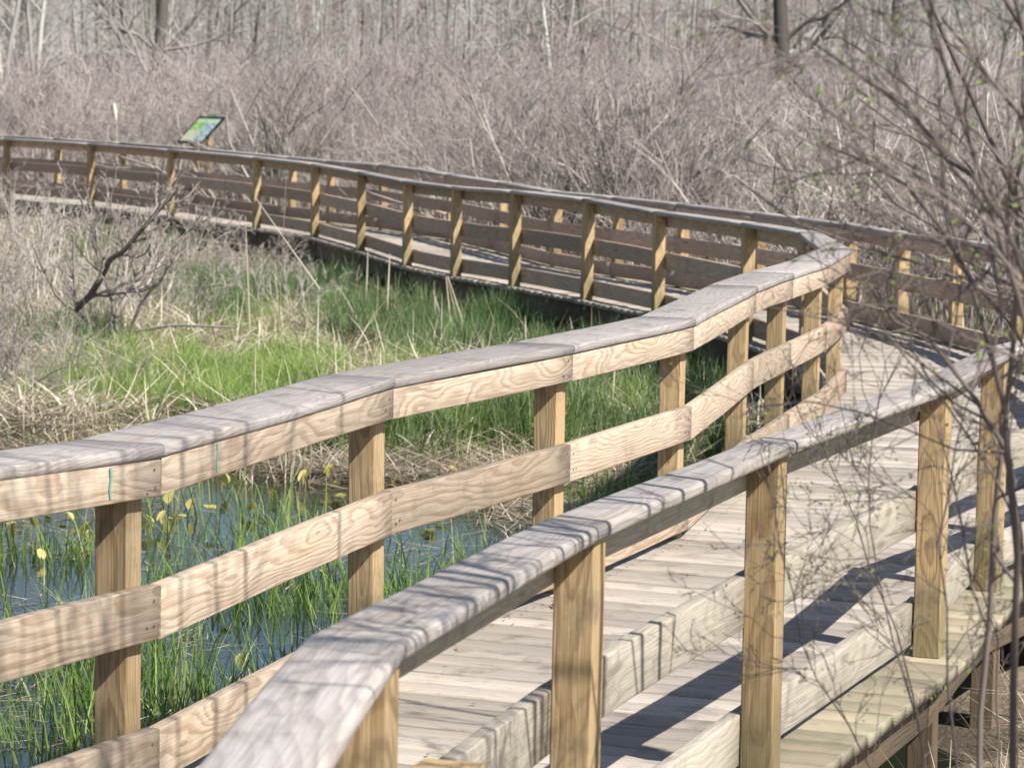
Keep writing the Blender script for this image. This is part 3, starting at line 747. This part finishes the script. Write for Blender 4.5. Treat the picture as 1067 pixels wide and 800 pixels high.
BEY2 = np.concatenate([np.array(offs(Rr, 1.15)), [[-60, 90], [90, 90], [90, -40], [-3, -40]]])
td = 20 + 34 * rng.uniform(0, 1, 9000) ** .8; tx = rng.uniform(-.205, .215, 9000) * td
tk = inpoly(tx, td, BEY2)
for x, d in zip(tx[tk], td[tk]):
    if len(cand) >= 275: break
    if d < rail_far_y(x) + .9 + (1.6 if x > 3.0 else 0) and x < 5.2: continue
    if x > 2.3 and d < 21: continue
    mind = .85 if d < 38 else 1.0
    if any((x - a) ** 2 + (d - b) ** 2 < mind ** 2 for a, b in cand): continue
    cand.append((x, d))
cand.sort(key=lambda c: c[1])
for i, (x, d) in enumerate(cand):
    o = link('bare_shrub', random.choice(protos)); o.location = (x, d, float(ground(x, d)) - .02)
    sc = random.uniform(.62, 1.22); o.scale = (sc * random.uniform(.85, 1.2), sc, sc * random.uniform(.88, 1.08)); o.rotation_euler = (random.gauss(0, .06), random.gauss(0, .06), random.uniform(0, 6.28))
    tag(o, 'leafless pinkish grey shrub in the thicket behind the boardwalk', 'shrub', 'bare shrubs of the thicket')
# dead undergrowth between the first shrubs
x, y = cone_pts(24000, 20, 62, -60, 1150, 1.0); k = beyond(x, y); x, y = x[k], y[k]; N = len(x)
tag(blades('thicket_undergrowth', G3(x, y), rng.uniform(.2, .8, N), rng.uniform(.004, .011, N), rng.uniform(0, .5, N), rng.uniform(-.2, .8, N), M['straw'], rnd=rng.beta(2, 2.6, N)), 'dry stalks and dead grass under the thicket', 'dead reeds', kind='stuff')
# far part of the thicket: one mass
small = [tubes(shrub_sets(13, 2.2, .6, (6, 5, 2), .015, .13, .0055)) for _ in range(4)]
VV, FF, AA, off = [], [], [], 0
for i in range(420):
    d = rng.uniform(52, 84); x = rng.uniform(-.225, .225) * d; V, F, A = small[i % 4]
    a = rng.uniform(0, 6.28); s = rng.uniform(.8, 1.3); c, sn = math.cos(a) * s, math.sin(a) * s
    Vn = np.stack([V[:, 0] * c - V[:, 1] * sn + x, V[:, 0] * sn + V[:, 1] * c + d, V[:, 2] * s * rng.uniform(.85, 1.1) + float(ground(x, d))], 1)
    VV.append(Vn); FF.append(F + off); AA.append(A * .5 + rng.uniform(0, .5)); off += len(V)
me = fast_mesh('far_thicket', np.concatenate(VV), np.concatenate(FF), {'rnd': ('FLOAT', np.concatenate(AA))})
tag(link('far_thicket', me, M['thicket2']), 'far part of the pinkish grey thicket in front of the woods', 'shrubs', kind='stuff')

# ------------------------------------------------------------------ trees
def tree_sets(H, r0, nb, lean=.025, low=.25, fork=False, lv2=5, lv3=4, rmin=.006, bl=(.18, .38)):
    K = 12
    P = walk(np.array([[0, 0, -.1]]), np.array([[rng.normal(0, lean), rng.normal(0, lean), 1.]]), np.array([H]), K, .03, .02)
    rad = r0 * np.linspace(1, .22, K)[None] ** .8
    if fork:
        P1, ra1 = spawn(P, rad, 1, .15, .3, (.25, .45), (.75, .85), .8, K, .05, .03); P = np.concatenate([P, P1]); rad = np.concatenate([rad, ra1])
    B, rb = spawn(P, rad, nb, low, 1, (.7, 1.35), bl, .42, 7, .16, .06, rmin)
    C, rc = spawn(B, rb, lv2, .2, 1, (.4, 1.0), (.35, .6), .6, 5, .18, .04, rmin * .8)
    D, rd = spawn(C, rc, lv3, .2, 1, (.4, .9), (.4, .7), .65, 4, .16, .03, rmin * .6)
    return (P, rad), [(B, rb), (C, rc), (D, rd)], D
def make_tree(name, label, mats, red=False, **kw):
    tr, cr, D = tree_sets(**kw)
    root = empty(name); tag(root, label, 'tree', 'bare trees at the edge of the woods')
    link('trunk', tube_mesh('trunk', [tr], 7, True), M[mats[0]], root)
    cw = link('crown', tube_mesh('crown', cr), M[mats[1]], root)
    if red:
        V, F, A = leaf_quads(D, .06, 4, .3); link('flowers', fast_mesh('flowers', V, F, {'rnd': ('FLOAT', A)}), M['redbud'], root)
    return root
kinds = [
    ('pale_tree', 'pale barked leafless tree at the edge of the woods behind the thicket', ('palebark', 'farbark'), False, dict(H=9, r0=.065, nb=16)),
    ('grey_tree', 'slender grey leafless tree at the edge of the woods behind the thicket', ('greybark', 'farbark'), False, dict(H=10, r0=.075, nb=18)),
    ('dark_tree', 'dark trunked leafless tree standing behind the thicket', ('darkbark', 'greybark'), False, dict(H=10, r0=.20, nb=16, low=.2)),
    ('red_maple', 'leafless maple tree with rust red flowers behind the thicket', ('greybark', 'greybark'), True, dict(H=8, r0=.10, nb=18, low=.18)),
    ('forked_tree', 'pale forked leafless tree rising out of the thicket', ('palebark', 'palebark'), False, dict(H=9, r0=.085, nb=12, fork=True, low=.12, bl=(.25, .5))),
]
protoT = [make_tree(a, b, c, red=d, **kw) for a, b, c, d, kw in kinds]
usedT = [False] * 5
def put_tree(k, px, d, sc, label=None, rz=None, group=None):
    if d > 76: sc *= .9
    o = protoT[k] if not usedT[k] else copy_tree(protoT[k]); usedT[k] = True
    x = (px - 533) / 3000. * d; o.location = (x, d, float(ground(x, d)) - .1); o.scale = (sc,) * 3; o.rotation_euler = (0, 0, random.uniform(0, 6.28) if rz is None else rz)
    if label: o['label'] = label
    return o
put_tree(2, 157, 74, 1.0, 'dark forked looking trunk behind the thicket, above the left end of the far railing')
put_tree(2, 808, 70, 1.15, 'thickest dark trunk behind the thicket, right of the red flowering trees')
put_tree(2, 228, 84, .8, 'dark trunk behind the thicket above the information panel')
put_tree(4, 578, 66, .85, 'pale crooked tree behind the thicket at the middle of the picture')
put_tree(4, 8, 58, 1.0, 'pale branching tree at the far left edge of the picture')
put_tree(4, 35, 62, .9, 'pale leaning tree just right of the leftmost tree')
put_tree(3, 710, 82, 1.0, 'maple with the densest red flowers, left of the thickest dark trunk')
put_tree(3, 760, 90, 1.1, 'maple with scattered red flowers between the red maple and the thickest dark trunk')
put_tree(3, 540, 95, 1.1, 'maple with rust red flowers at the left of the pale crooked tree')
put_tree(3, 300, 92, 1.0, 'maple with sparse red flowers right of the information panel')
put_tree(3, 630, 100, 1.2, 'maple with rust red flowers at the right of the pale crooked tree')
put_tree(0, 490, 70, .9, 'straight pale trunk left of the pale crooked tree')
put_tree(0, 460, 72, .9, 'straight pale thin trunk left of two pale trunks')
put_tree(0, 655, 72, .9, 'pale trunk left of the densest red maple')
put_tree(1, 480, 76, 1.0, 'grey trunk between the two straight pale trunks')
for i in range(170):
    k = random.choice([0, 0, 0, 1, 1, 1, 1, 2, 3]) if i < 162 else 4
    put_tree(k, random.uniform(-60, 1130), random.uniform(76, 125), random.uniform(.5, .95), group=None)
# further woods: one mass
VV, FF, AA, off = [], [], [], 0
tp = []
for _ in range(4):
    tr, cr, D = tree_sets(11, .13, 14, lv2=4, lv3=3, rmin=.014, low=.1); tp.append(tubes([tr] + cr))
for i in range(250):
    d = rng.uniform(105, 180); x = rng.uniform(-.24, .24) * d; V, F, A = tp[i % 4]
    a = rng.uniform(0, 6.28); s = rng.uniform(.7, 1.1); c, sn = math.cos(a) * s, math.sin(a) * s
    VV.append(np.stack([V[:, 0] * c - V[:, 1] * sn + x, V[:, 0] * sn + V[:, 1] * c + d, V[:, 2] * s + float(ground(x, d))], 1))
    FF.append(F + off); AA.append(A * .4 + rng.uniform(0, .6)); off += len(V)
me = fast_mesh('far_woods', np.concatenate(VV), np.concatenate(FF), {'rnd': ('FLOAT', np.concatenate(AA))})
tag(link('far_woods', me, M['farbark']), 'grey leafless woods filling the background', 'woods', kind='stuff')

# ------------------------------------------------------------------ the twisted shrub left of the boardwalk
def poly_at(pts, K, r0, r1, jig=.04):
    P = np.array([at(px, py, d) for px, py, d in pts]); tt = np.linspace(0, 1, len(P)); t2 = np.linspace(0, 1, K)
    Q = np.stack([np.interp(t2, tt, P[:, i]) for i in range(3)], 1); Q[1:-1] += rng.normal(0, jig * .3, (K - 2, 3))
    return Q[None], np.linspace(r0, r1, K)[None]
def custom_shrub(name, label, cat, stems, mat, lv, ang=(.3, .9), lf=(.3, .55), rmin=.0025, leaves=0, lsize=.02, sides=6, wig=.2, group=None, tmat=None, upb=.05, jig=.04):
    main = [poly_at(s[0], 12, s[1], s[2], jig) for s in stems]
    P = np.concatenate([m[0] for m in main]); rad = np.concatenate([m[1] for m in main])
    o0 = P[0, 0].copy(); P = P - o0
    root = empty(name, tuple(o0)); tag(root, label, cat, group)
    link('stem', tube_mesh('stem', [(P, rad)], sides, True), mat, root)
    sets = []; cur, cr = P, rad
    for i, n in enumerate(lv):
        cur, cr = spawn(cur, cr, n, .15 if i else .25, 1, ang, lf, .6, 6 if i == 0 else 4, wig, upb, rmin); sets.append((cur, cr))
    link('twigs', tube_mesh('twigs', sets), tmat or mat, root)
    if leaves:
        V, F, A = leaf_quads(cur[::2], lsize, leaves, .02, .2); link('leaf_buds', fast_mesh('leaf_buds', V, F, {'rnd': ('FLOAT', A)}), M['bud'], root)
    return root
D0 = 24.2
custom_shrub('twisted_shrub', 'bare twisted shrub with dark crooked stem in front of the far railing', 'shrub', [
    ([(120, 372, D0), (104, 345, D0), (82, 330, D0), (78, 318, D0), (100, 303, D0), (108, 272, D0 - .2), (130, 258, D0 - .3), (152, 232, D0 - .4), (182, 196, D0 - .5)], .042, .014),
    ([(124, 372, D0), (112, 340, D0), (122, 318, D0), (150, 290, D0 + .2), (156, 262, D0 + .3), (148, 235, D0 + .4), (166, 205, D0 + .5)], .034, .011),
    ([(120, 372, D0), (118, 330, D0), (108, 290, D0 + .3), (96, 262, D0 + .4), (88, 225, D0 + .5), (72, 190, D0 + .6)], .02, .007),
    ([(126, 372, D0), (140, 322, D0 - .2), (170, 280, D0 - .3), (184, 250, D0 - .3), (214, 226, D0 - .4)], .018, .006),
    ([(112, 335, D0), (140, 300, D0 + .3), (132, 268, D0 + .4), (118, 240, D0 + .5), (112, 200, D0 + .5)], .014, .006),
], M['darktwig'], (11, 7, 4), (.25, .95), (.20, .44), .0036, upb=.11, tmat=M['darktwig'])
lg = reed('fallen_branch', at(132, 346, 24.4), at(243, 341, 23.6), .018, 'grey fallen branch lying level over the dead reeds beside the twisted shrub', (at(180, 338, 24.0),)); lg['category'] = 'branch'; del lg['group']
lg.data.materials.clear(); lg.data.materials.append(M['greybark'])
# low twiggy bushes at the left
lowp = []
for i in range(3):
    V, F, A = tubes(shrub_sets(13, 1.0, 1.0, (6, 5, 3), .009, .2, .0024)); lowp.append(fast_mesh('low_shrub', V, F, {'rnd': ('FLOAT', A)})); lowp[-1].materials.append(M['thicket'])
low = [('low tangled shrub at the left edge just below the far railing', -5, 27, 1.5), ('grey twiggy shrub left of the twisted shrub', 40, 26, 1.2), ('wide grey shrub in the reeds at the left edge', 0, 22, 1.0),
       ('tangled shrub behind the crooked stem of the twisted shrub', 88, 25.5, .8), ('small shrub just right of the twisted shrub', 165, 26, 1.1), ('twiggy shrub nearest the pond at the left edge', -5, 19.6, 1.0),
       ('shrub beside the tall pale reed', 35, 31, 1.3), ('shrub in the reeds left of the sedge tufts', 62, 21, .7), ('tall fine twigged shrub behind the twisted shrub', 125, 29, 1.2), ('grey shrub between the twisted shrub and the far railing', 170, 33, 1.1),
       ('small grey shrub in the reeds in front of the twisted shrub', 118, 21.2, .5), ('bare shrub against the far railing right of the twisted shrub', 235, 31.5, 1.0), ('small bare shrub among the reeds right of the fallen branch', 290, 27.5, .9), ('shrub against the far railing at the left edge', 12, 36, 1.6)]
for i, (lab, px, d, s) in enumerate(low):
    o = link('low_shrub', lowp[i % 3]); x = (px - 533) / 3000. * d; o.location = (x, d, float(ground(x, d))); s *= random.uniform(.9, 1.1); o.scale = (s * .85, s * .85, s * .8); o.rotation_euler = (0, 0, random.uniform(0, 6))
    tag(o, lab, 'shrub', 'low shrubs left of the boardwalk')

# ------------------------------------------------------------------ near bush on the right (out of focus) - stands on the ground beside the deck
def seg(*p): return list(p)
custom_shrub('budding_bush', 'dark stemmed budding bush standing close by at the right of the boardwalk', 'bush', [
    ([(1036, 1300, 4.6), (1042, 800, 4.6), (1038, 620, 4.6), (1046, 470, 4.55), (1058, 330, 4.5), (1050, 200, 4.5), (1080, 60, 4.5), (1090, -200, 4.5)], 0.0057, 0.0033),
    ([(1085, 1350, 4.3), (1075, 780, 4.3), (1068, 560, 4.3), (1054, 440, 4.3), (1020, 330, 4.3), (985, 240, 4.4), (930, 180, 4.4), (850, 150, 4.5)], 0.0070, 0.0022),
    ([(1100, 1300, 4.5), (1090, 700, 4.5), (1064, 480, 4.5), (1010, 400, 4.5), (960, 340, 4.6), (900, 300, 4.6), (850, 290, 4.6)], 0.0057, 0.0017),
    ([(1120, 1350, 4.1), (1110, 700, 4.1), (1090, 420, 4.1), (1040, 260, 4.1), (1000, 130, 4.1), (960, 30, 4.1), (930, -80, 4.1)], 0.0057, 0.0026),
    ([(1130, 1300, 4.8), (1120, 600, 4.8), (1085, 300, 4.8), (1075, 120, 4.8), (1040, -20, 4.8), (990, -160, 4.8)], 0.0078, 0.0034),
    ([(1150, 1350, 4.0), (1120, 500, 4.0), (1085, 330, 4.0), (1030, 200, 4.0), (960, 130, 4.1), (880, 75, 4.1), (830, 40, 4.2)], 0.0052, 0.0015),
    ([(1140, 1350, 4.2), (1100, 430, 4.2), (1060, 290, 4.2), (1010, 250, 4.3), (940, 235, 4.3), (880, 215, 4.3)], 0.0043, 0.0013),
    ([(1130, 1330, 4.4), (1110, 420, 4.4), (1080, 230, 4.4), (1062, 130, 4.4), (1005, 60, 4.4), (970, 20, 4.4)], 0.0052, 0.0017),
    ([(1010, 1250, 5.2), (980, 830, 5.2), (960, 700, 5.2), (900, 560, 5.2), (862, 470, 5.2), (830, 420, 5.2)], 0.0022, 0.0009),
    ([(1015, 1250, 5.0), (990, 820, 5.0), (930, 640, 5.0), (905, 520, 5.0), (915, 420, 5.0), (960, 320, 5.0)], 0.0022, 0.0009),
    ([(1000, 1300, 4.8), (930, 820, 4.8), (850, 690, 4.8), (815, 560, 4.8), (795, 470, 4.9)], 0.0019, 0.0007),
    ([(1020, 1300, 4.7), (1015, 820, 4.7), (985, 600, 4.7), (1000, 450, 4.7), (1040, 330, 4.7)], 0.0029, 0.0011),
    ([(1080, 1300, 4.9), (1060, 820, 4.9), (1050, 640, 4.9), (960, 520, 4.9), (900, 500, 4.9)], 0.0022, 0.0007),
], M['nearbark'], (16, 6, 3), (.35, 1.15), (.12, .30), .0010, leaves=1, lsize=.008, upb=.0, wig=.22, jig=.014)
custom_shrub('budding_bush', 'unseen leafless bush right of the view, added to shade the near railing', 'bush', [  # out of view, added for dappled shade on the near rail
    ([(1500, 1900, 4.3), (1520, 800, 4.2), (1480, -200, 4.1), (1400, -900, 4.1), (1340, -1500, 4.1)], .022, .007),
    ([(1520, 1900, 4.1), (1600, 700, 4.0), (1650, -300, 3.9), (1600, -1000, 3.9), (1500, -1700, 3.9)], .022, .007),
    ([(1480, 1800, 4.6), (1420, 700, 4.7), (1440, -100, 4.7), (1380, -800, 4.8), (1400, -1300, 4.8)], .020, .007),
    ([(1540, 1900, 3.9), (1700, 900, 3.7), (1800, 0, 3.6), (1820, -900, 3.6), (1700, -1700, 3.6)], .020, .007),
    ([(1500, 1800, 4.9), (1500, 600, 5.1), (1400, -200, 5.2), (1320, -700, 5.3), (1250, -1100, 5.4)], .018, .006),
], M['nearbark'], (7, 5, 2), (.3, .9), (.2, .42), .003, leaves=0, upb=.06, wig=.16)
custom_shrub('budding_bush', 'unseen taller leafless bush right of the view, casting branch shadows on the railings', 'bush', [  # stems out of view, placed to cast the stripe shadows on the caps
    ([(1240, 1100, 5.0), (1200, 500, 5.0), (1150, 0, 5.0), (1080, -500, 5.0), (1000, -1100, 4.9)], .018, .006),
    ([(1260, 1100, 5.2), (1250, 500, 5.1), (1260, 0, 5.1), (1220, -600, 5.1), (1170, -1300, 5.1)], .018, .006),
    ([(1190, 980, 6.0), (1170, 500, 6.0), (1160, 100, 6.0), (1180, -400, 6.0), (1130, -900, 6.0), (1090, -1300, 6.0)], .016, .006),
    ([(1330, 1050, 5.6), (1340, 300, 5.6), (1300, -300, 5.6), (1290, -800, 5.6), (1200, -1500, 5.6)], .018, .006),
    ([(1300, 900, 6.8), (1240, 300, 6.8), (1210, -100, 6.8), (1150, -500, 6.8), (1150, -900, 6.8)], .014, .006),
], M['nearbark'], (4, 3, 2), (.3, .8), (.2, .38), .003, leaves=0, upb=.08, wig=.14)

# ------------------------------------------------------------------ pond lilies
def lily_mesh(kind):
    V, F = [], []
    n = 12; L_, W_ = .10, .062
    tilt = [.15, .9, 1.25][kind]; fold = [.15, .7, 1.2][kind]
    V.append((0, 0, 0))
    for k in range(n + 1):
        a = -math.pi * .9 + 2 * math.pi * .9 * k / n
        x = L_ * (math.cos(a)) * (1.0 if abs(a) < 1.6 else .6); y = W_ * math.sin(a) * 1.1
        z = abs(y) * fold + .006 * math.sin(3 * a); yy = y * math.cos(fold * .8)
        V.append((x * math.cos(tilt) - z * math.sin(tilt), yy, x * math.sin(tilt) + z * math.cos(tilt)))
    for k in range(n): F.append((0, k + 1, k + 2))
    h = [.02, .09, .12][kind]
    V = [(x, y, z + h) for x, y, z in V]
    b = len(V); r = .004
    for z, rr in ((-.12, r), (h, r * .8)):
        for k in range(4): V.append((rr * math.cos(k * 1.57), rr * math.sin(k * 1.57), z))
    for k in range(4): F.append((b + k, b + (k + 1) % 4, b + 4 + (k + 1) % 4)); F.append((b + k, b + 4 + (k + 1) % 4, b + 4 + k))
    return V, F
lm = []
for kind in range(3):
    for tone in (.12, .45, .75, .95):
        V, F = lily_mesh(kind); lm.append((kind, tone, fast_mesh('pond_lily_leaf', V, F, {'rnd': ('FLOAT', np.full(len(V), tone))}))); lm[-1][2].materials.append(M['lily'])
spots = [(200, 540), (283, 520), (318, 513), (345, 505), (178, 535), (70, 548), (30, 560), (230, 515), (262, 540), (300, 490), (150, 560), (395, 520), (340, 520), (252, 560), (455, 545), (90, 570), (12, 540), (170, 555), (40, 590)]
dark_spots = [(252, 705), (185, 722), (70, 735), (105, 745), (140, 760), (60, 700), (235, 660), (285, 525), (20, 770)]
def place_lily(px, py, kinds_, tones, lab):
    d = 3000. * 2.4 / (py - 98 - .019 * (px - 533)); x = (px - 533) / 3000. * d
    c = [m for m in lm if m[0] in kinds_ and m[1] in tones]; m = random.choice(c)
    o = link('pond_lily_leaf', m[2]); o.location = (x, d, WATER); s = random.uniform(.36, .64) * min(1, d / 17); o.scale = (s,) * 3; o.rotation_euler = (0, 0, random.uniform(0, 6.28))
    tag(o, lab, 'lily leaf', 'pond lily leaves')
for px, py in spots: place_lily(px, py, (1, 2), (.75, .95), 'yellow young lily leaf standing up out of the pond')
for i in range(55): place_lily(random.uniform(-20, 520), random.uniform(485, 575), (0, 1), (.12, .45, .75), 'brownish yellow lily leaf on the pond among the grass')
for px, py in dark_spots: place_lily(px, py, (0, 1), (.12,), 'dark brown withered lily leaf in the near part of the pond')

# ------------------------------------------------------------------ camera
f_px = 3000.; pitch = math.atan(302 / f_px); roll = .019
fw = Vector((0, math.cos(pitch), -math.sin(pitch))); rt = Vector((1, 0, 0)); upv = rt.cross(fw)
r2 = rt * math.cos(roll) + upv * math.sin(roll); u2 = -rt * math.sin(roll) + upv * math.cos(roll)
cam = bpy.data.cameras.new('camera'); co = bpy.data.objects.new('camera', cam); col.objects.link(co)
m = Matrix.Identity(4)
for i in range(3): m[i][0] = r2[i]; m[i][1] = u2[i]; m[i][2] = -fw[i]
m.translation = (0, 0, 1.8); co.matrix_world = m
cam.sensor_width = 36; cam.lens = 36 * f_px / 1067; cam.clip_end = 2000; cam.clip_start = .1
cam.dof.use_dof = True; cam.dof.focus_distance = 9.3; cam.dof.aperture_fstop = 10.0
scene.camera = co

# ------------------------------------------------------------------ light
SUN_AZ = math.atan2(.737, -.676); SUN_EL = R(46)
wd = bpy.data.worlds.new('World'); scene.world = wd; wd.use_nodes = True
bg = wd.node_tree.nodes['Background']; sk = wd.node_tree.nodes.new('ShaderNodeTexSky'); sk.sky_type = 'NISHITA'; sk.sun_disc = False
sk.sun_elevation = SUN_EL; sk.sun_rotation = SUN_AZ; sk.air_density = 1.0; sk.dust_density = .6
wd.node_tree.links.new(sk.outputs[0], bg.inputs[0]); bg.inputs[1].default_value = .078; sk.ozone_density = 2.5
sd = bpy.data.lights.new('sun', 'SUN'); sd.energy = 5.0; sd.angle = R(.53); sd.color = (1, .955, .88)
so = bpy.data.objects.new('sun', sd); col.objects.link(so)
sv = Vector((math.sin(SUN_AZ) * math.cos(SUN_EL), math.cos(SUN_AZ) * math.cos(SUN_EL), math.sin(SUN_EL)))
so.rotation_euler = sv.to_track_quat('Z', 'Y').to_euler(); so.location = sv * 40
scene.view_settings.view_transform = 'Standard'; scene.view_settings.look = 'None'; scene.view_settings.gamma = 1
scene.view_settings.use_curve_mapping = False; scene.view_settings.exposure = .66
scene.render.resolution_x = 1024; scene.render.resolution_y = 767

scene.cycles.max_bounces = 6; scene.cycles.diffuse_bounces = 3; scene.cycles.glossy_bounces = 2; scene.cycles.transmission_bounces = 3
